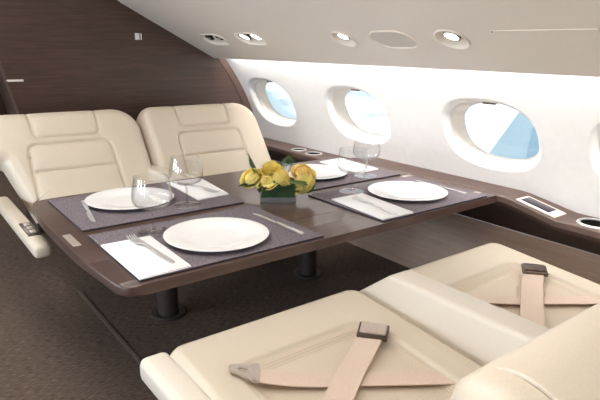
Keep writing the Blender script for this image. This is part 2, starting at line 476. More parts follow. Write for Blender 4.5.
# overhead liner (slanted), round upper corner, then up to the ceiling
V0 = Vector((1.40, 0, 1.028)); VD = Vector((-.655, 0, .337)).normalized(); VNRM = Vector((-.337, 0, -.655)).normalized()
def vpt(s, y, h=0):            # s along the slope from the lower lip, h above the visible face (into the cabin)
    return V0+VD*s+Vector((0, y, 0))+VNRM*h
def vs_of(x): return (1.40-x)/.655*math.hypot(.655, .337)
SL = vs_of(.775)
def liner(name, mir):
    prof = [V0+Vector((.02, 0, .012)), V0+Vector((.006, 0, .003)), V0.copy(), V0+VD*.01]
    prof += [V0+VD*SL]
    c = V0+VD*SL
    for k in range(1, 9):
        a = k/8
        ang = math.atan2(.337, .655)*(1-a)+R(88)*a
        c = c+Vector((-math.cos(ang), 0, math.sin(ang)))*.011
        prof.append(c.copy())
    prof.append(Vector((c.x-.005, 0, 1.62)))
    n = len(prof)
    outer = [p-VNRM*.02 for p in prof[3:5]]
    loop = prof+[Vector((c.x+.04, 0, 1.62)), Vector((c.x+.05, 0, c.z+.02)), V0+VD*SL-VNRM*.03, V0-VNRM*.03+VD*.02, V0+Vector((.03, 0, .03))]
    bm = bmesh.new()
    X = lambda x: (2*XC-x) if mir else x
    a = [bm.verts.new((X(p.x), YR, p.z)) for p in loop]; b = [bm.verts.new((X(p.x), YB, p.z)) for p in loop]
    bm.faces.new(a); bm.faces.new(b[::-1])
    for i in range(len(loop)): bm.faces.new((a[i], a[(i+1) % len(loop)], b[(i+1) % len(loop)], b[i]))
    return struct(obj(name, bm, 'valance', angle=30))
lin = liner('ceiling_liner', False)
liner('ceiling_liner_left', True)
VROT = Matrix(((VD.x, 0, VNRM.x), (0, 1, 0), (VD.z, 0, VNRM.z))).to_4x4()   # local x = up the slope, y = along the cabin, z = out into the cabin
def on_liner(x, y):
    s = vs_of(x); p = vpt(s, y); m = VROT.copy(); m.translation = p
    return m
def stadium(a, half, n=24):      # radius a, straight half-length (along y)
    out = []
    for k in range(n):
        t = 2*math.pi*k/n
        out.append((a*math.cos(t), a*math.sin(t)+(half if math.sin(t) > 1e-9 else (-half if math.sin(t) < -1e-9 else (half if math.cos(t) > 0 and k == 0 else -half)))))
    return out
def fitting(name, label, x, y, a, half, kind, group=None):
    m = on_liner(x, y)
    t = thing(name, label, 'light' if 'lamp' in kind else ('vent' if kind == 'vents' else 'speaker'), group=group)
    t.matrix_world = m
    st = stadium(a, half, 48)
    def sc(k): return stadium(a*k if k > 0 else 0, half, 48)
    bm = bmesh.new()
    prof = [(1.02, .0), (1.03, .003), (.98, .006), (.93, .003), (.9, -.002)] if kind != 'speaker' else [(1.0, .0), (1.02, .004), (.98, .006), (.945, .004), (.94, .0)]
    rings_mesh(bm, [[(px, py, h) for px, py in sc(k)] for k, h in prof])
    obj('bezel', bm, 'bezel', t, angle=60)
    if kind == 'speaker':
        bm = bmesh.new(); rings_mesh(bm, [[(px, py, -.001) for px, py in sc(.955)], [(px, py, .0015) for px, py in sc(.95)], [(px*1, py*1, .002) for px, py in sc(.4)]], True, True)
        obj('grille', bm, 'grille', t, angle=60)
        return t
    # recess: deep at the upper side, running out at the lower side (eyelid)
    bm = bmesh.new()
    rg = []
    for k, dpt in ((.9, .002), (.86, .010), (.78, .020), (.6, .026), (.3, .028)):
        rg.append([(px+(.9-k)*a*.35, py, -dpt*(.45+.55*((px/(a*k)+1)/2))) for px, py in sc(k)])
    rings_mesh(bm, rg, False, True)
    obj('recess', bm, 'bezel', t, angle=60)
    ys = (0,) if half < .01 else (-half*1.0, half*1.0)
    for yy in ys:
        lx = a*.12
        if kind == 'lamp' or kind == 'twin_lamp':
            lr = a*.42 if half < .01 else a*.5
            bm = bmesh.new(); lathe(bm, [(lr*1.18, -.022), (lr*1.18, -.004), (lr*1.0, -.003), (lr*.98, -.007)], 28, (lx, yy, 0))
            obj('lamp_ring', bm, 'bronze', t)
            bm = bmesh.new(); lathe(bm, [(0, -.004), (lr*.6, -.0045), (lr, -.007)], 28, (lx, yy, 0))
            obj('lamp', bm, 'lamp', t)
        else:
            bm = bmesh.new(); lathe(bm, [(a*.55, -.024), (a*.52, -.008), (a*.36, -.001), (a*.30, -.008), (0, -.010)], 24, (lx, yy, 0))
            nz = obj('nozzle', bm, 'black', t)
            bm = bmesh.new(); lathe(bm, [(a*.18, -.010), (a*.18, .004), (a*.10, .005), (a*.10, 0), (0, 0)], 16, (lx, yy, 0))
            obj('nozzle_tip', bm, 'dull_steel', nz)
    return t
cut = []
FIT = [('air_vent', 'pair of black air nozzles in an oval recess, leftmost of the overhead fittings', 1.172, 1.245, .060, .062, 'vents'),
       ('reading_light', 'twin reading light with two lit lamps side by side in one oval recess', 1.168, .84, .062, .056, 'twin_lamp'),
       ('spotlight', 'single lit round spotlight overhead, above the middle of the three full windows', 1.172, .097, .062, 0, 'lamp'),
       ('speaker', 'flush round unlit overhead speaker cover between the two single spotlights', 1.177, -.189, .066, .045, 'speaker'),
       ('spotlight', 'single lit round spotlight overhead, nearest the camera, right of the flush speaker cover', 1.177, -.473, .066, 0, 'lamp')]
for nm, lb, x, y, a, hf, kd in FIT:
    fitting(nm, lb, x, y, a, hf, kd)
    if kd != 'speaker':
        bm = bmesh.new(); st = stadium(a*.93, hf, 48)
        rings_mesh(bm, [[(px, py, -.1) for px, py in st], [(px, py, .02) for px, py in st]], True, True)
        c = obj('cutter', bm, 'black', smooth=False); c.matrix_world = on_liner(x, y); cut.append(c)
boolean_cut(lin, cut)
for p in lin.data.polygons: p.use_smooth = False
# service hatch, a shallow panel with a hairline gap
t = thing('service_hatch', 'flush rectangular beige service hatch overhead at the right edge', 'hatch'); t.matrix_world = on_liner(1.19, -.825)
sx = vs_of(1.125)-vs_of(1.19)
bm = rbox(-.070, .070, -.175, .170, -.004, .0022, .001, 1); obj('cover', bm, 'valance', t)
bm = rbox(.062, .068, .158, .164, .002, .004, .001, 1); obj('catch', bm, 'brown_shade', t)

# light switch and metal latch bar on the bulkhead
t = thing('light_switch', 'pair of tiny white switches on the dark wood bulkhead', 'switch', (.875, YB, 1.156))
bm = rbox(-.022, .006, -.006, .001, -.02, .02, .002, 2); obj('rocker', bm, 'plate', t)
bm = rbox(.014, .021, -.005, .001, -.02, .02, .002, 2); obj('rocker', bm, 'plate', t)
t = thing('latch_bar', 'short horizontal pale metal latch bar beside the doorway on the dark bulkhead', 'latch', (.146, YB, .903))
bm = rbox(-.046, .046, -.012, .001, -.006, .006, .002, 2); obj('bar', bm, 'bezel', t)

# ------------------------------------------------------------------ lower wall and ledge
bm = bmesh.new()
pr = [(1.612, 0), (1.708, .322), (1.714, .326), (1.75, .326), (1.75, 0)]
a = [bm.verts.new((x, YR, z)) for x, z in pr]; b = [bm.verts.new((x, YB, z)) for x, z in pr]
bm.faces.new(a); bm.faces.new(b[::-1])
for i in range(len(pr)): bm.faces.new((a[i], a[(i+1) % 5], b[(i+1) % 5], b[i]))
struct(obj('trim_3', bm, 'dado_wood', smooth=False))

LY = [YR, -1.2, -.9, -.76, -.72, -.68, -.56, -.52, -.48, -.3, 0, .3, .42, .46, .50, .62, .66, .70, .9, 1.3, YB]
def lz(y):
    if -.50 <= y <= .44: return .503
    if y < -.5: return .503-.045*min(1, (-.5-y)/.22)
    return .503-.046*min(1, (y-.44)/.24)
led = thing('side_ledge', 'dark walnut side ledge running under the windows with cup holders and a control screen', 'ledge', (1.68, 0, .45))
def L(p): return (p[0]-1.68, p[1], p[2]-.45)
bm = bmesh.new(); secs = []
def lx0(y): return 1.605
for y in LY:
    z = lz(y); x0 = lx0(y)
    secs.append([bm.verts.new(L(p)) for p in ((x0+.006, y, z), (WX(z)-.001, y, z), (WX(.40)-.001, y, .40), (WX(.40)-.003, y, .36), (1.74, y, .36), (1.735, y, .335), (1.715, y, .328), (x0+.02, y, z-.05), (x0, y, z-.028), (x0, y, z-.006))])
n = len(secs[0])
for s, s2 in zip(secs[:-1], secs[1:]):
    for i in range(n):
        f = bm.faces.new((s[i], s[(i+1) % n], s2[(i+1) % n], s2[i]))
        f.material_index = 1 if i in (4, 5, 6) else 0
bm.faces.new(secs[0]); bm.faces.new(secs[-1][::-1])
top = obj('ledge_top', bm, ['ledge_wood', 'shaded_wood'], led, angle=25)
cups = [(1.685, 1.075, .046), (1.68, .915, .050), (1.69, -.84, .062)]
cut = []
for cx, cy, r in cups:
    bm = bmesh.new(); lathe(bm, [(0, -.055), (r*.92, -.055), (r*.92, .1), (0, .1)], 40, L((cx, cy, .457)))
    cut.append(obj('cutter', bm, 'black', smooth=False))
    cut[-1].location = led.location
boolean_cut(top, cut)
for cx, cy, r in cups:
    bm = bmesh.new(); z = lz(cy)
    lathe(bm, [(r*.89, -.004), (r*.89, .003), (r*.92, .0045), (r*1.08, .004), (r*1.12, .001), (r*.92, 0), (r*.92, -.004)], 40, L((cx, cy, z)))
    cr = obj('cup_holder', bm, 'steel', led); 
    bm = bmesh.new(); lathe(bm, [(r*.89, -.001), (r*.88, -.045), (r*.8, -.05), (0, -.05)], 40, L((cx, cy, z)))
    obj('cup_well', bm, 'black', cr)
# control screen on the sloping piece
ang = math.atan2(.045, .22)
t = bpy.data.objects.new('control_panel', None)
def slope_box(x0, x1, y0, y1, h0, h1, r):
    bm = rbox(x0, x1, y0, y1, h0, h1, r, 2)
    m = Matrix.Translation(Vector(L((1.668, -.615, lz(-.615))))) @ Matrix.Rotation(ang, 4, 'X')
    bmesh.ops.transform(bm, matrix=m, verts=bm.verts); return bm
cp = obj('control_panel', slope_box(-.048, .048, -.097, .085, -.004, .004, .003), 'bezel', led)
obj('screen', slope_box(-.033, .033, -.060, .070, .003, .0052, .0008), 'screen', cp)
obj('button', slope_box(-.006, .006, -.086, -.074, .003, .0065, .001), 'bezel', cp)

# ------------------------------------------------------------------ table
tb = thing('dining_table', 'dark walnut dining table fixed to the side ledge, laid for four', 'table', (.75, .06, 0))
def T(x, y): return (x-.75, y-.06)
def slab(poly, z0, z1, name, mat, r=.008):
    bm = bmesh.new(); prism(bm, [T(*p) for p in poly], z0, z1)
    bmesh.ops.bevel(bm, geom=[e for e in bm.edges if abs(e.verts[0].co.z-e.verts[1].co.z) < 1e-6 and not all(abs(v.co.y+.2995) < .004 for v in e.verts) and not all(v.co.x > .84 for v in e.verts)], offset=r, segments=3, profile=.5, affect='EDGES')
    return obj(name, bm, mat, tb, angle=30)
ZT0 = .5
# leaf: near part; main: the rest, both with the bowed aisle end
leafp = rounded_poly([(-.072, -.2405), (-.048, -.462), (1.602, -.452), (1.602, -.2405)], [.0, .05, .006, 0])
slab(leafp, .468, ZT0, 'table_leaf', 'table_wood')
mainp = rounded_poly([(-.060, .50), (-.079, .30), (-.079, -.05), (-.072, -.2385), (1.602, -.2385), (1.602, .585), (.05, .555), (-.035, .545)], [.03, .1, .1, 0, 0, .006, .02, .03])
slab(mainp, .468, ZT0, 'table_top', 'table_wood')
# under-frame that thickens the middle
bm = rbox(T(.05, 0)[0], T(1.55, 0)[0], T(0, -.36)[1], T(0, .48)[1], .444, .470, .008, 2); obj('under_frame', bm, 'column', tb)
for lx, ly in ((.377, .268), (1.128, .262)):
    bm = bmesh.new(); x, y = T(lx, ly); lathe(bm, [(0, 0), (.044, 0), (.044, .444), (0, .444)], 40, (x, y, 0))
    lg = obj('leg', bm, 'column', tb)
    bm = bmesh.new(); lathe(bm, [(.046, .0), (.046, .006), (.05, .010), (.07, .010), (.075, .005), (.075, 0)], 40, (x, y, 0))
    obj('floor_collar', bm, 'column', lg)
bm = rbox(*[c for c in (T(-.064, 0)[0], T(-.038, 0)[0], T(0, -.068)[1], T(0, .056)[1])], ZT0-.003, ZT0+.0012, .001, 1); obj('latch_plate', bm, 'dull_steel', tb)
for hx, hy in ((1.555, .023), (1.555, -.375)):
    x, y = T(hx, hy); bm = rbox(x-.03, x+.03, y-.016, y+.016, ZT0-.003, ZT0+.0012, .001, 1); obj('hinge_plate', bm, 'dull_steel', tb)

# ------------------------------------------------------------------ place settings
MATS = [('A', (0, .631, .052, .503)), ('B', (0, .631, -.446, -.004)), ('C', (.911, 1.542, .052, .503)), ('D', (.911, 1.542, -.446, -.004))]
TXT = {'A': 'under the far plate at the aisle end', 'B': 'under the near plate at the aisle end', 'C': 'at the window end behind the yellow roses', 'D': 'nearest the control screen at the window end'}
ZM = ZT0+.006
for k, (x0, x1, y0, y1) in MATS:
    bm = bmesh.new(); box(bm, -(x1-x0)/2, (x1-x0)/2, -(y1-y0)/2, (y1-y0)/2, 0, .006)
    bmesh.ops.bevel(bm, geom=[e for e in bm.edges], offset=.0012, segments=1, affect='EDGES')
    bm.normal_update()
    for f in bm.faces:
        if f.normal.z < .95: f.material_index = 1
    o = obj('placemat', bm, ['felt', 'felt_edge'], smooth=False); o.location = ((x0+x1)/2, (y0+y1)/2, ZT0+.0002)
    tag(o, 'grey lilac felt placemat '+TXT[k], 'placemat', 'felt placemats')
def plate_bm():
    bm = bmesh.new()
    lathe(bm, [(0, .004), (.075, .004), (.098, .006), (.112, .011), (.150, .0155), (.166, .018), (.169, .0175), (.168, .0155), (.150, .0125), (.114, .006), (.1, .001), (.092, 0), (.088, .002), (0, .002)], 72)
    return bm
PL = [(.331, -.265, 'white dinner plate on the near placemat at the aisle end, beside the big fork'), (.261, .306, 'white dinner plate on the far aisle-end placemat, left of a napkin'),
      (1.17, .285, 'white dinner plate half hidden behind the yellow roses'), (1.273, -.233, 'white dinner plate at the window end, nearest the control screen')]
pm = None
for x, y, lb in PL:
    if pm is None: pm = obj('dinner_plate', plate_bm(), 'plate', angle=50); o = pm
    else: o = pm.copy(); COL.objects.link(o)
    o.location = (x, y, ZM+.0003); tag(o, lb, 'plate', 'dinner plates')

NK = [([(.503, .512), (.673, .503), (.638, .185), (.488, .172)], 'folded white napkin on the far placemat in front of the window seat facing the camera', 'A'),
      ([(.001, -.129), (.16, -.132), (.154, -.44), (.001, -.444)], 'folded white napkin at the near aisle corner of the table', 'B'),
      ([(1.385, .50), (1.547, .512), (1.527, .19), (1.365, .178)], 'folded white napkin farthest along the window side, behind the two glasses', 'C'),
      ([(.939, -.121), (1.112, -.124), (1.079, -.442), (.917, -.437)], 'folded white napkin on the window-end placemat in front of the roses', 'D')]
ZN = ZM+.0050
for pg, lb, k in NK:
    c = Vector((sum(p[0] for p in pg)/4, sum(p[1] for p in pg)/4))
    bm = bmesh.new()
    for i, (s, za, zb) in enumerate(((1.0, 0, .0019), (.985, .0016, .0032), (.99, .0030, .0046))):
        pp = rounded_poly([((p[0]-c.x)*s, (p[1]-c.y)*s) for p in pg], .004, 3)
        prism(bm, pp, za, zb)
    bmesh.ops.bevel(bm, geom=[e for e in bm.edges if abs(e.verts[0].co.z-e.verts[1].co.z) < 1e-6], offset=.0006, segments=1, affect='EDGES')
    o = obj('napkin', bm, 'napkin', angle=50); o.location = (c.x, c.y, ZM+.0003)
    tag(o, lb, 'napkin', 'folded napkins')

def flat_strip(bm, secs, thick):
    """secs: (x along, half width, z) -> thin solid"""
    up = [[bm.verts.new((x, -w, z+thick)), bm.verts.new((x, w, z+thick))] for x, w, z in secs]
    dn = [[bm.verts.new((x, -w, z)), bm.verts.new((x, w, z))] for x, w, z in secs]
    for i in range(len(secs)-1):
        bm.faces.new((up[i][0], up[i+1][0], up[i+1][1], up[i][1])); bm.faces.new((dn[i][0], dn[i][1], dn[i+1][1], dn[i+1][0]))
        bm.faces.new((up[i][0], dn[i][0], dn[i+1][0], up[i+1][0])); bm.faces.new((up[i][1], up[i+1][1], dn[i+1][1], dn[i][1]))
    bm.faces.new((up[0][0], up[0][1], dn[0][1], dn[0][0])); bm.faces.new((up[-1][0], dn[-1][0], dn[-1][1], up[-1][1]))
def make_fork(ln):
    """tines towards +x, origin mid length; one mesh handle, tines part"""
    t = thing('fork', '', 'fork')
    h = ln/2
    bm = bmesh.new(); flat_strip(bm, [(-h, .005, .001), (-h+.01, .0095, 0), (-h+.06, .0085, .002), (-h+.12, .0055, .006), (h-.115, .004, .009), (h-.095, .0055, .008), (h-.08, .012, .005), (h-.065, .0145, .0035), (h-.055, .0145, .003)], .0024)
    obj('handle', bm, 'steel', t, angle=40)
    for k in range(4):
        y = -.0117+.0078*k
        bm = bmesh.new(); flat_strip(bm, [(h-.056, .0026, .0031), (h-.03, .0024, .002), (h-.012, .002, .004), (h, .001, .009)], .0022)
        bmesh.ops.translate(bm, verts=bm.verts, vec=(0, y, 0)); obj('tine', bm, 'steel', t, angle=40)
    return t
def make_knife(ln):
    t = thing('knife', '', 'knife'); h = ln/2
    bm = bmesh.new(); flat_strip(bm, [(-h, .006, .0005), (-h+.006, .0085, 0), (-h+.08, .0075, 0), (-.005, .0055, .0005), (.005, .005, .001)], .006)
    bmesh.ops.bevel(bm, geom=list(bm.edges), offset=.0015, segments=2, affect='EDGES'); obj('handle', bm, 'steel', t, angle=40)
    bm = bmesh.new(); secs = [(.004, -.006, .005), (.03, -.0095, .0065), (.08, -.0105, .0065), (h-.025, -.009, .0065), (h-.008, -.004, .006), (h, .003, .0055)]
    up = [[bm.verts.new((x, a, .0022)), bm.verts.new((x, b, .0034))] for x, a, b in secs]; dn = [[bm.verts.new((x, a, .0018)), bm.verts.new((x, b, .001))] for x, a, b in secs]
    for i in range(len(secs)-1):
        bm.faces.new((up[i][0], up[i+1][0], up[i+1][1], up[i][1])); bm.faces.new((dn[i][0], dn[i][1], dn[i+1][1], dn[i+1][0]))
        bm.faces.new((up[i][0], dn[i][0], dn[i+1][0], up[i+1][0])); bm.faces.new((up[i][1], up[i+1][1], dn[i+1][1], dn[i][1]))
    bm.faces.new((up[0][0], up[0][1], dn[0][1], dn[0][0])); bm.faces.new((up[-1][0], dn[-1][0], dn[-1][1], up[-1][1]))
    obj('blade', bm, 'steel', t, angle=30)
    return t
def lay(o, head, tail, z, lb, grp):
    o.location = ((head[0]+tail[0])/2, (head[1]+tail[1])/2, z)
    o.rotation_euler = (0, 0, math.atan2(head[1]-tail[1], head[0]-tail[0])); o['label'] = lb; o['group'] = grp
FK = [((.098, -.118), (.120, -.40), 'silver fork lying on the napkin at the near aisle corner'),
      ((.598, .225), (.548, .46), 'silver fork on the napkin in front of the window seat facing the camera'),
      ((1.030, -.155), (.994, -.432), 'silver fork on the napkin right of the roses')]
fk = None
for hd, tl, lb in FK:
    if fk is None: fk = make_fork(.275); o = fk
    else: o = dup(fk, (0, 0, 0), 0, lb)
    lay(o, hd, tl, ZN+.0002, lb, 'silver forks')
KN = [((.060, .126), (.108, .40), 'silver knife left of the far plate at the aisle end'),
      ((.573, -.105), (.580, -.405), 'silver knife right of the near plate, in front of the vase'),
      ((1.497, -.089), (1.479, -.388), 'silver knife right of the plate nearest the control screen'),
      ((.985, .13), (.995, .43), 'silver knife behind the roses, left of the half hidden plate')]
kn = None
for hd, tl, lb in KN:
    if kn is None: kn = make_knife(.295); o = kn
    else: o = dup(kn, (0, 0, 0), 0, lb)
    lay(o, hd, tl, ZM+.0004, lb, 'silver knives')

def make_glass():
    t = thing('wine_glass', '', 'glass')
    def shell(prof, th):
        return prof+[(max(r-th, 0), z) for r, z in prof[::-1]]
    bm = bmesh.new()
    lathe(bm, [(0, 0), (.052, 0), (.055, .0012), (.054, .0022), (.03, .004), (.012, .007), (.006, .012), (0, .012)], 48); obj('foot', bm, 'wine_glass', t)
    bm = bmesh.new(); lathe(bm, [(.0055, .0115), (.0042, .03), (.004, .055), (.005, .072), (.009, .082)], 20); obj('stem', bm, 'glass_stem', t)
    bm = bmesh.new()
    o_ = [(.0, .0815), (.012, .083), (.036, .087), (.056, .096), (.065, .110), (.0665, .124), (.064, .145), (.0595, .170), (.056, .190)]
    i_ = [(.0546, .1903), (.058, .170), (.0624, .145), (.0648, .124), (.0633, .111), (.0545, .098), (.035, .0895), (.012, .0865), (0, .086)]
    lathe(bm, o_+i_, 56); obj('bowl', bm, 'wine_glass', t, angle=60)
    return t
GL = [(.187, -.100, 'stemmed wine glass nearest the camera, standing behind the near napkin'), (.423, .137, 'stemmed wine glass on the far placemat beside the napkin with a fork'),
      (1.10, -.068, 'stemmed wine glass just right of the roses, in front of the other window-end glass'), (1.365, .12, 'stemmed wine glass farthest towards the windows, on the placemat behind')]
gl = None
for x, y, lb in GL:
    if gl is None: gl = make_glass(); o = gl
    else: o = dup(gl, (0, 0, 0), 0, lb)
    o.location = (x, y, ZM+.0003); o['label'] = lb; o['group'] = 'wine glasses'

# ------------------------------------------------------------------ flowers
VC = Vector((.765, .010, ZT0)); VZ = R(-34)
va = thing('glass_vase', 'low rectangular clear glass vase lined with a green leaf, holding yellow roses', 'vase', tuple(VC), VZ)
hw, hd, hh = .072, .045, .084
def shell_box(hw, hd, z0, z1, th):
    bm = bmesh.new()
    o = rounded_poly([(-hw, -hd), (hw, -hd), (hw, hd), (-hw, hd)], .004, 3); i = rounded_poly([(-hw+th, -hd+th), (hw-th, -hd+th), (hw-th, hd-th), (-hw+th, hd-th)], .003, 3)
    rings_mesh(bm, [[(x, y, z0) for x, y in o], [(x, y, z1) for x, y in o], [(x, y, z1) for x, y in i], [(x, y, z0) for x, y in i]])
    return bm
obj('wall', shell_box(hw, hd, .0245, hh, .003), 'vase_glass', va, angle=30)
bm = rbox(-hw, hw, -hd, hd, 0, .0245, .003, 2); obj('base', bm, 'thick_glass', va, angle=30)
bm = bmesh.new(); pts = []
o = rounded_poly([(-hw+.006, -hd+.006), (hw-.006, -hd+.006), (hw-.006, hd-.006), (-hw+.006, hd-.006)], .006, 3)
rings_mesh(bm, [[(x, y, .026) for x, y in o], [(x, y, .05+.004*math.sin(40*x)) for x, y in o], [(x*.97, y*.97, .078+.005*math.sin(55*x+30*y)) for x, y in o]], True, True)
o = obj('leaf_lining', bm, 'dark_leaf', angle=40); o.location = tuple(VC); o.rotation_euler = (0, 0, VZ)
tag(o, 'dark green leaf wrapped inside the glass vase', 'leaf')

def rose(loc, r, mat, tilt, seed, label):
    rnd = random.Random(seed)
    t = thing('rose', label, 'flower', loc, 0, 'yellow roses'); t.rotation_euler = (tilt[0], tilt[1], rnd.random()*6)
    def petal(a0, half, rt, phm, zc, curl):
        bm = bmesh.new(); n, m = 11, 10; g = []
        for i in range(n):
            u = i/(n-1)*2-1; row = []
            for j in range(m):
                v = j/(m-1)
                ph = R(18)+(phm-R(18))*v*(1-.13*u*u*v)
                w = math.sin(math.pi*.5*min(1, .30+v*1.1))*(1-.18*max(0, v-.8)/.2)
                a = a0+u*half*w
                lip = max(0, v-.74)/.26
                rad = rt*math.sin(min(ph, R(100)))*(1 if ph < R(100) else 1-.55*(ph-R(100)))+curl*lip**1.6+.02*rt*math.sin(6*u+a0*3)*v
                z = zc-rt*.92*math.cos(ph)-curl*.55*lip**2.2
                row.append(bm.verts.new((rad*math.cos(a), rad*math.sin(a), z)))
            g.append(row)
        for i in range(n-1):
            for j in range(m-1): bm.faces.new((g[i][j], g[i+1][j], g[i+1][j+1], g[i][j+1]))
        bmesh.ops.solidify(bm, geom=list(bm.faces), thickness=-.0008)
        return bm
    k = 0
    for cnt, half, rt, phm, zc, curl in ((2, 2.0, .24, 128, .38, 0), (3, 1.35, .42, 122, .24, .01), (4, 1.05, .60, 112, .12, .05), (5, .88, .78, 100, .03, .12), (6, .74, .92, 86, 0, .18)):
        for q in range(cnt):
            a0 = 2*math.pi*q/cnt+k*.8+rnd.uniform(-.12, .12)
            bm = petal(a0, half*rnd.uniform(.95, 1.1), rt*r*rnd.uniform(.96, 1.03), R(phm+rnd.uniform(-4, 4)), zc*r, curl*r)
            obj('petal', bm, mat, t, angle=80)
        k += 1
    bm = bmesh.new(); lathe(bm, [(0, -.8*r), (.5*r, -.62*r), (.66*r, -.2*r), (.5*r, .1*r), (.22*r, .3*r), (0, .34*r)], 18); obj('heart', bm, mat, t)
    bm = bmesh.new(); lathe(bm, [(0, -1.02*r), (.2*r, -.98*r), (.42*r, -.86*r), (.5*r, -.72*r), (0, -.7*r)], 14); obj('calyx', bm, 'leaf', t)
    return t
RS = [((.667, .060, .604), .046, 'rose', (-.25, -.75), 1, 'yellow rose at the left end of the vase'),
      ((.712, .008, .596), .047, 'rose_pale', (.55, -.25), 2, 'pale yellow half open rose low at the front left of the bunch'),
      ((.745, .020, .640), .052, 'rose', (.1, .0), 3, 'yellow rose standing highest in the bunch'),
      ((.770, -.012, .608), .052, 'rose', (.75, .05), 4, 'round yellow rose in the middle of the bunch'),
      ((.834, -.065, .590), .058, 'rose_pale', (.70, .45), 5, 'largest open pale yellow rose at the right front of the bunch'),
      ((.850, -.050, .622), .050, 'rose_peach', (.15, .50), 6, 'peach tinted yellow rose at the right, behind the largest one')]
for a in RS: rose(*a)
def fern(loc, yaw, pitch, ln, label, mat='leaf'):
    t = thing('fern_sprig', label, 'fern', loc, yaw, 'fern sprigs')
    d = lambda s: Vector((math.cos(pitch)*s, 0, math.sin(pitch)*s-.9*s*s))
    bm = bmesh.new(); tube(bm, [d(ln*k/8) for k in range(9)], [.0012*(1-.08*k) for k in range(9)], 6); obj('stem', bm, mat, t)
    bm = bmesh.new()
    for k in range(3, 22):
        s = ln*k/21; b = d(s); w = .30*ln*math.sin(math.pi*min(1, (k-1.5)/21+.12))+.003
        for sg in (-1, 1):
            tip = b+Vector((w*.55, sg*w, .003)); m1 = b+Vector((w*.16, sg*w*.55, .004)); m2 = b+Vector((w*.48, sg*w*.5, .004)); e = b+Vector((ln*.045, 0, 0))
            f = [bm.verts.new(p) for p in (b, m1, tip, m2, e)]; bm.faces.new(f if sg > 0 else f[::-1])
    bmesh.ops.solidify(bm, geom=list(bm.faces), thickness=.0007)
    obj('frond', bm, mat, t, smooth=False)
    return t
fern((.715, .055, .59), R(150), R(66), .125, 'fern sprig pointing up at the left of the bunch')
fern((.70, .045, .572), R(165), R(2), .085, 'fern sprig spreading level under the left rose', 'dark_leaf')
fern((.80, .01, .60), R(40), R(50), .11, 'fern sprig between the highest rose and the peach rose')
fern((.775, -.045, .592), R(-75), R(4), .095, 'fern sprig hanging over the front of the vase')
fern((.83, -.02, .60), R(5), R(15), .09, 'fern sprig behind the largest rose at the right', 'dark_leaf')
fern((.695, -.005, .572), R(-150), R(-12), .055, 'fern sprig below the front left rose', 'dark_leaf')

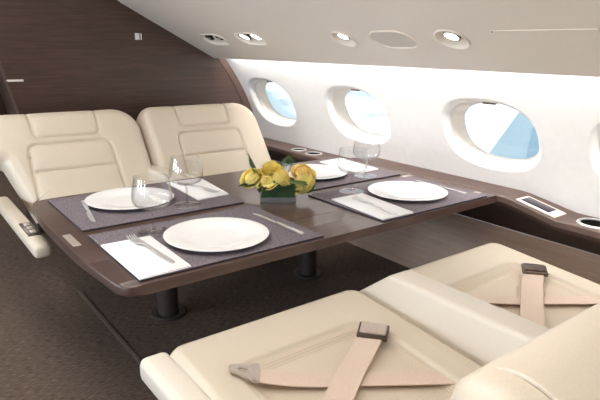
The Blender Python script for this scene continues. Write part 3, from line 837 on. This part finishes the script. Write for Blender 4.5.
# ------------------------------------------------------------------ seats (built facing -y, origin on the floor under the foot of the backrest)
def back_outline(W, h, rl, rr_, step):
    rows = []
    for v in np.concatenate([np.linspace(0, h-max(rl, rr_), 60), h-max(rl, rr_)*(1-np.sin(np.linspace(0, math.pi/2, 50)[1:]))]):
        def ext(r): return W-r+math.sqrt(max(r*r-max(0, v-(h-r))**2, 0)) if v > h-r else W
        l, r = -ext(rl), ext(rr_)
        if step:
            l = max(l, -(.225+.09*min(1, v/.30))) if v < .30 else max(l, -(.315+(W-.315)*(min(1, (v-.30)/.03)**.5)))
        rows.append((float(v), float(l), float(r)))
    return rows
def make_seat(name, label, loc, rz, W, z0, h, lean, arms, cush_front, step, ctl=False, rl=.08, rr_=.15, cw=.335, at=.442, base=None, near=False):
    t = thing(name, label, 'seat', loc, rz, 'cream leather cabin seats')
    cz, sz = math.cos(lean), math.sin(lean)
    to3 = lambda u, v, d: (u, v*sz-(d-.075)*cz, z0+v*cz+(d-.075)*sz)
    H_ = h
    hs = H_/.565
    hp = rounded_poly([(-.165, H_+.02), (-.160, .45*hs), (-.150, .404*hs), (.150, .404*hs), (.160, .45*hs), (.165, H_+.02)], [0, .02, .02, .02, .02, 0], 5)
    lp = rounded_poly([(-.210, .0), (-.198, .368*hs), (.198, .368*hs), (.210, .0)], [0, .045, .045, 0], 8)
    tl = .225*hs
    up = [p for p in lp if p[1] > tl]; 
    upper = [(-.203, tl)]+up+[(.203, tl)]
    lower = [(-.210, -.02), (-.203, tl), (.203, tl), (.210, -.02)]
    seams = ([] if near else [hp])+[lp, [(-.203, tl), (.203, tl)]]
    pillow(back_outline(W, H_, rl, rr_, step), .15, .062, seams,
           [('backrest', 'leather', None), ('headrest', 'leather', hp), ('back_panel', 'leather_panel', upper), ('back_panel', 'leather_panel', lower)], to3, t)
    so = [(v, l+.04, r-.04) for v, l, r in back_outline(W, H_-.03, .11, .11, False)]
    pillow([(v, max(l, -(.16+.12*min(1, v/.36))-max(0, v-.36)*.8), r) if step else (v, l, r) for v, l, r in so], .05, .02, [], [('back_shell', 'leather', None)], lambda u, v, d: to3(u, v, -.062-d), t, 70, 70)
    if near:
        for su in (-.35, .35):
            if su > 0 and abs(su) > W-rr_: continue
            if su < 0 and abs(su) > W-.01: continue
            vt = H_ if su > 0 else H_-rl+math.sqrt(max(rl*rl-max(0, rl-(W-.35))**2, 0))
            pts = [to3(su, vt-.30+.238*k/6, .0765) for k in range(6)]
            pts += [to3(su, vt-.062+.0635*math.sin(a), .013+.0635*math.cos(a)) for a in np.linspace(0, math.pi/2, 8)]
            pts += [to3(su, vt-.062+.0635*math.cos(a), -.013-.0635*math.sin(a)) for a in np.linspace(0, math.pi/2, 8)]
            bm = bmesh.new(); tube(bm, pts, .0032, 8); obj('piping', bm, 'leather', t)
    # cushion
    ln = cush_front
    rows = []
    for v in np.concatenate([.10*(1-np.cos(np.linspace(0, math.pi/2, 30))), np.linspace(.1, ln, 60)[1:]]):
        r = .06; l = cw-r+math.sqrt(max(r*r-max(0, r-v)**2, 0)) if v < r else cw
        rows.append((float(v), -float(l), float(l)))
    pg = rounded_poly([(-.205, ln), (-.222, .27), (-.195, .178), (.215, .178), (.222, .30), (.205, ln)], [0, .04, .04, .04, .04, 0], 8)
    def off(P, e):
        s = seg_dist(P, pg); ins = inside(P, pg)
        return np.where(ins, -.023*np.clip(s/.03, 0, 1)**.7, 0)+np.where(ins, 0, .006*np.clip(s/.06, 0, 1))
    pillow(rows, .13, .045, [pg], [('seat_cushion', 'leather', None), ('seat_panel', 'perforated', pg)], lambda u, v, d: (u, -ln+v, .295+d-.0764*v), t, 140, 150, off, groove=.008, puff=.0)
    # frame below
    bm = rbox(*(base[:4] if base else (-.30, .30, -ln+.10, .02)), .10, .175, .02, 3); obj('seat_base', bm, 'leather', t)
    bm = rbox(*((base[0]+.05, base[1]-.05, base[2]+.05, base[3]-.02) if base else (-.22, .22, -ln+.20, -.08)), 0, .105, .012, 2); obj('pedestal', bm, 'column', t)
    for (a0, a1, yf, yb, zb, nose) in arms:
        def sh(vs):
            for v in vs:
                if v.co.y < (yf+yb)/2:
                    if v.co.z < (zb+at)/2: v.co.y -= nose
        bm = rbox(a0, a1, yf, yb, zb, at, min(.018, (at-zb)*.4), 4, sh); ar = obj('armrest', bm, 'arm_leather' if near or at > .45 else 'leather', t, angle=50)
        if ctl and a0 < 0:
            bm = rbox(a0+.012, a1-.008, yf+.13, yf+.31, at-.006, at+.004, .003, 2); cp = obj('control_unit', bm, 'bronze', ar)
            for k in range(3):
                bm = rbox(a0+.024, a1-.02, yf+.15+.05*k, yf+.185+.05*k, at+.002, at+.0085, .002, 2); obj('button', bm, 'dull_steel', cp)
    return t
far_lean = math.atan2(.32, .445)
FB = (.0, .26, -.12, .06)
SL1 = make_seat('cabin_seat', 'cream leather seat facing the camera, at the far left by the aisle', (.265, .90, 0), 0, .396, .33, .565, far_lean,
          [(-.377, -.312, -.62, .20, .350, 0)], .42, True, True, cw=.19, at=.402, base=FB)
SL2 = make_seat('cabin_seat', 'cream leather seat facing the camera, by the window and the bulkhead', (1.045, .90, 0), 0, .376, .33, .565, far_lean,
          [(-.44, -.345, -.30, .22, .30, 0)], .42, False, cw=.24, at=.475, base=FB)
near_lean = math.atan2(.13, .44)
SN1 = make_seat('cabin_seat', 'cream leather seat in the left foreground beside the aisle, backrest nearest the camera', (.338, -1.335, 0), math.pi, .415, .33, .498, near_lean,
          [(.378, .447, -.640, .05, .384, .0)], .785, False, rl=.15, rr_=.045, cw=.341, near=True, base=(-.22, .22, -.62, .0))
SN2 = make_seat('cabin_seat', 'cream leather seat in the right foreground by the window wall, with the shared middle armrest', (1.12, -1.335, 0), math.pi, .36, .33, .498, near_lean,
          [(.342, .44, -.635, .05, .27, .22)], .785, False, rl=.15, rr_=.075, cw=.33, near=True, base=(-.25, .25, -.62, .0))

# ------------------------------------------------------------------ seat belts
def ribbon(pts, w, th=.0022, n=40):
    """pts 3-D centre line, width in the horizontal plane"""
    P = [Vector(p) for p in pts]
    # resample smoothly
    L_ = [0]
    for a, b in zip(P[:-1], P[1:]): L_.append(L_[-1]+(b-a).length)
    q = []
    for i in range(n+1):
        s = L_[-1]*i/n
        k = max(j for j in range(len(P)) if L_[j] <= s+1e-9); k = min(k, len(P)-2)
        f = (s-L_[k])/(L_[k+1]-L_[k]); q.append(P[k].lerp(P[k+1], f))
    for _ in range(3): q = [q[0]]+[(q[i-1]+q[i]*2+q[i+1])/4 for i in range(1, n)]+[q[-1]]
    bm = bmesh.new(); R_ = []
    for i, p in enumerate(q):
        t = (q[min(i+1, n)]-q[max(i-1, 0)]); s = Vector((-t.y, t.x, 0)).normalized()*w/2
        u = Vector((0, 0, th))
        R_.append([bm.verts.new(p-s), bm.verts.new(p+s), bm.verts.new(p+s+u), bm.verts.new(p-s+u)])
    for a, b in zip(R_[:-1], R_[1:]):
        for k in range(4): bm.faces.new((a[k], a[(k+1) % 4], b[(k+1) % 4], b[k]))
    bm.faces.new(R_[0][::-1]); bm.faces.new(R_[-1])
    return bm
def belt(dx, dy, lbl, ext=0):
    """given for the left foreground seat, shifted by dx, dy for the other"""
    t = thing('seat_belt', lbl, 'belt', (.345+dx, -.95+dy, .32), 0, 'seat belts')
    def W(x, y, z): return (x-.345, y+.95, .346+.0764*(y+.55)-.32+z)
    # strap with the tongue: rear right to front left
    obj('tongue_strap', ribbon([W(.665, -1.095, -.03), W(.60, -1.056, .002), W(.473, -.98, .001), W(.364, -.915, .001), W(.277, -.865, .001), W(.20-ext, -.815+ext*.68, .004), W(.175-ext, -.797+ext*.68, .009), W(.152-ext, -.781+ext*.68, .012)], .057), 'webbing', t, angle=40)
    d = Vector((-.82, .56, 0)).normalized(); n = Vector((-d.y, d.x, 0))
    c = Vector(W(.150-ext, -.779+ext*.68, .012))
    pl = [(-.004, -.037), (.012, -.037), (.014, -.028), (.040, -.022), (.064, -.012), (.068, 0), (.064, .012), (.040, .022), (.014, .028), (.012, .037), (-.004, .037)]
    hl = [(.020, -.010), (.044, -.007), (.050, 0), (.044, .007), (.020, .010), (.020, .005)]
    bm = bmesh.new()
    def to(p, z): return c+d*p[0]+n*p[1]+Vector((0, 0, z+.003+.30*p[0]))
    NN = 28
    def resamp(poly):
        pp = [Vector(p) for p in poly]; Ls = [0]
        for a, b in zip(pp, pp[1:]+pp[:1]): Ls.append(Ls[-1]+(b-a).length)
        out = []
        for i in range(NN):
            s = Ls[-1]*i/NN; k = max(j for j in range(len(pp)) if Ls[j] <= s+1e-9); f = (s-Ls[k])/(Ls[k+1]-Ls[k]); out.append(tuple(pp[k].lerp(pp[(k+1) % len(pp)], f)))
        return out
    ctr = Vector((.034, 0))
    def byang(poly):
        r = resamp(poly); r2 = []
        big = [Vector(p)-ctr for p in resamp(poly)]
        return r
    o_ = [(p[0], p[1]) for p in pl]
    # cast rays from the hole centre so both loops match
    def cast(poly, ang):
        dv = Vector((math.cos(ang), math.sin(ang))); best = None
        for a, b in zip(poly, poly[1:]+poly[:1]):
            a = Vector(a)-ctr; b = Vector(b)-ctr; e = b-a; den = dv.x*e.y-dv.y*e.x
            if abs(den) < 1e-12: continue
            tt = (a.x*e.y-a.y*e.x)/den; ss = (a.x*dv.y-a.y*dv.x)/den
            if tt > 0 and -1e-6 <= ss <= 1+1e-6 and (best is None or tt > best): best = tt
        return ctr+dv*(best or .01)
    hole = [(.022, -.009), (.044, -.006), (.047, 0), (.044, .006), (.022, .009)]
    OA = [cast(pl, 2*math.pi*i/64) for i in range(64)]; HA = [cast(hole, 2*math.pi*i/64) for i in range(64)]
    rings_mesh(bm, [[to(p, .003) for p in OA], [to(p, .003) for p in HA], [to(p, 0) for p in HA], [to(p, 0) for p in OA], [to(p, .003) for p in OA]])
    bmesh.ops.remove_doubles(bm, verts=bm.verts, dist=1e-6)
    obj('tongue', bm, 'dull_steel', t, angle=30)
    bm = bmesh.new(); pp = [to((-.006, -.037), .003), to((.010, -.037), .003), to((.010, .037), .003), to((-.006, .037), .003)]
    a = [bm.verts.new(p) for p in pp]; b = [bm.verts.new(p+Vector((0, 0, .006))) for p in pp]
    bm.faces.new(a[::-1]); bm.faces.new(b)
    for i in range(4): bm.faces.new((a[i], a[(i+1) % 4], b[(i+1) % 4], b[i]))
    bmesh.ops.bevel(bm, geom=list(bm.edges), offset=.002, segments=2, affect='EDGES')
    obj('tongue_bar', bm, 'dull_steel', t, angle=40)
    # buckle strap: rear left to front right, lying on top
    obj('buckle_strap', ribbon([W(.06, -1.065, .012), W(.183, -.996, .006), W(.276, -.94, .009), W(.364, -.885, .011), W(.44, -.842, .011), W(.48, -.822, .018), W(.51, -.806, .024)], .068), 'webbing', t, angle=40)
    bk = Vector(W(.514, -.806, .024))
    m = Matrix.Translation(bk) @ Matrix.Rotation(R(38), 4, 'Z') @ Matrix.Rotation(R(-6), 4, 'Y')
    bm = rbox(-.030, .034, -.042, .042, -.006, .008, .003, 2); bmesh.ops.transform(bm, matrix=m, verts=bm.verts); bd = obj('buckle', bm, 'bronze', t, angle=40)
    bm = rbox(-.020, .030, -.036, .036, .006, .013, .003, 2); bmesh.ops.transform(bm, matrix=m, verts=bm.verts); obj('buckle_lid', bm, 'buckle', bd, angle=40)
M['buckle'] = mix_noise_mat('pale_buckle_metal', srgb(186, 170, 160), srgb(200, 184, 173), 90, .3, .05, .0004, metal=.35)
belt(0, 0, 'tan seat belt crossed on the left foreground seat, metal tongue and buckle showing')
M['buckle'] = M['bronze']
belt(.785, -.02, 'tan seat belt crossed on the right foreground seat by the window, dark buckle', .05)

# ------------------------------------------------------------------ outside: the wing
wg = thing('aircraft_wing', 'pale blue aircraft wing seen through the window nearest the camera', 'wing', (9, 4, -.6))
bm = bmesh.new()
lead = [(3.0, 1.37), (18.5, 9.55)]
def WP(x, y, z): return (x-9, y-4, z+.6)
secs = []
for s in np.linspace(0, 1, 12):
    lx, ly = 3.0+s*15.5, 1.37-.22+s*8.2
    ch = 3.6-1.6*s
    prof = [(0, 0), (.02, .05), (.08, .09), (.3, .12), (.7, .06), (1, 0), (.7, -.05), (.3, -.08), (.08, -.06), (.02, -.035)]
    secs.append([bm.verts.new(WP(lx+.45*c*ch, ly-.9*c*ch, -.62+h)) for c, h in prof])
for a, b in zip(secs[:-1], secs[1:]):
    n = len(a)
    for k in range(n): bm.faces.new((a[k], a[(k+1) % n], b[(k+1) % n], b[k]))
bm.faces.new(secs[0]); bm.faces.new(secs[-1][::-1])
obj('wing_skin', bm, 'wing', wg, angle=40)
bm = bmesh.new()
for s0, s1 in ((0, 1),):
    q = []
    for s, c in ((s0, .20), (s1, .20), (s1, .26), (s0, .26)):
        lx, ly = 3.0+s*15.5, 1.37-.22+s*8.2; ch = 3.6-1.6*s
        q.append((lx+.45*c*ch, ly-.9*c*ch, -.62+.125))
    a = [bm.verts.new(WP(*p)) for p in q]; b = [bm.verts.new(WP(p[0], p[1], p[2]-.06)) for p in q]
    bm.faces.new(a); bm.faces.new(b[::-1])
    for i in range(4): bm.faces.new((a[i], a[(i+1) % 4], b[(i+1) % 4], b[i]))
obj('slat_seam', bm, 'wing_dark', wg, smooth=False)

# ------------------------------------------------------------------ world: bright sky with cloud, all round and below
w = bpy.data.worlds.new('sky'); SC.world = w; w.use_nodes = True; nt = w.node_tree
bg = nt.nodes['Background']
v = coords(nt, (1.2, 1.2, 3.4), kind='Generated')
f = noise(nt, v, 3.2, 5, .55)
nt.links.new(ramp(nt, f, [(.46, (.33, .43, .48, 1)), (.60, (1, 1, 1, 1))]), bg.inputs['Color'])
bg.inputs['Strength'].default_value = 1.6

# ------------------------------------------------------------------ lamps
def area(name, loc, rot, sx, sy, power, col):
    l = bpy.data.lights.new(name, 'AREA'); l.shape = 'RECTANGLE'; l.size = sx; l.size_y = sy; l.energy = power; l.color = col
    o = bpy.data.objects.new(name, l); COL.objects.link(o); o.location = loc; o.rotation_euler = rot
    return o
WARM = (1, .982, .96)
# cove strips hidden above the liner lip, washing the sidewalls
yl = YB-YR-.2; ym = (YB+YR)/2
area('cove_strip', (1.43, ym, 1.075), (0, R(-12), 0), .03, yl, 25, (1, .99, .975))
area('cove_strip_left', (2*XC-1.43, ym, 1.075), (0, R(12), 0), .03, yl, 25, (1, .99, .975))
# ceiling lamp panel along the cabin centre line
bm = rbox(-.30, .30, -1.7, 1.5, -.02, 0, .006, 2)
cl = obj('ceiling_lamp', bm, 'ceiling_lamp'); cl.location = (XC, -.4, 1.619); tag(cl, 'long pale ceiling lamp panel above the aisle', 'light')
area('ceiling_wash', (XC, -.45, 1.59), (0, 0, 0), .55, 3.2, 9, WARM)
for i, y in enumerate(WIN_Y[:3]+[-1.185]):
    area('daylight', (2*XC-WX(WZ)+.0-.10, y, WZ+.05), (0, R(-68), 0), .28, .34, 12, (.80, .89, 1))

area('galley_fill', (-.15, YB+1.3, 1.58), (0, 0, 0), .4, 1.2, 14, WARM)  # unseen light added to brighten the dark galley beyond the doorway
# unseen up-lights added above the liners for soft fill off the ceiling
for sx_ in (1, -1):
    area('uplight_fill', (XC+sx_*(.80-XC), ym, 1.50), (0, R(180), 0), .05, yl, 17, WARM)
# ------------------------------------------------------------------ camera
cd = bpy.data.cameras.new('camera'); cam = bpy.data.objects.new('camera', cd); COL.objects.link(cam)
yaw, pitch, roll = R(37.577), R(15.514), R(.948)
fw = Vector((math.sin(yaw)*math.cos(pitch), math.cos(yaw)*math.cos(pitch), -math.sin(pitch)))
r0 = Vector((math.cos(yaw), -math.sin(yaw), 0)); u0 = r0.cross(fw)
r1 = r0*math.cos(roll)+u0*math.sin(roll); u1 = -r0*math.sin(roll)+u0*math.cos(roll)
mm = Matrix((r1, u1, -fw)).transposed().to_4x4(); mm.translation = (-.480636, -1.757994, 1.104)
cam.matrix_world = mm
cd.sensor_width = 36; cd.lens = 548.15/600*36; cd.clip_start = .02; cd.clip_end = 500
SC.camera = cam
SC.view_settings.view_transform = 'Standard'; SC.view_settings.look = 'None'
SC.view_settings.gamma = 1; SC.view_settings.use_curve_mapping = False
SC.view_settings.exposure = .42
SC.cycles.use_denoising = True
SC.cycles.max_bounces = 10; SC.cycles.transparent_max_bounces = 16; SC.cycles.diffuse_bounces = 6
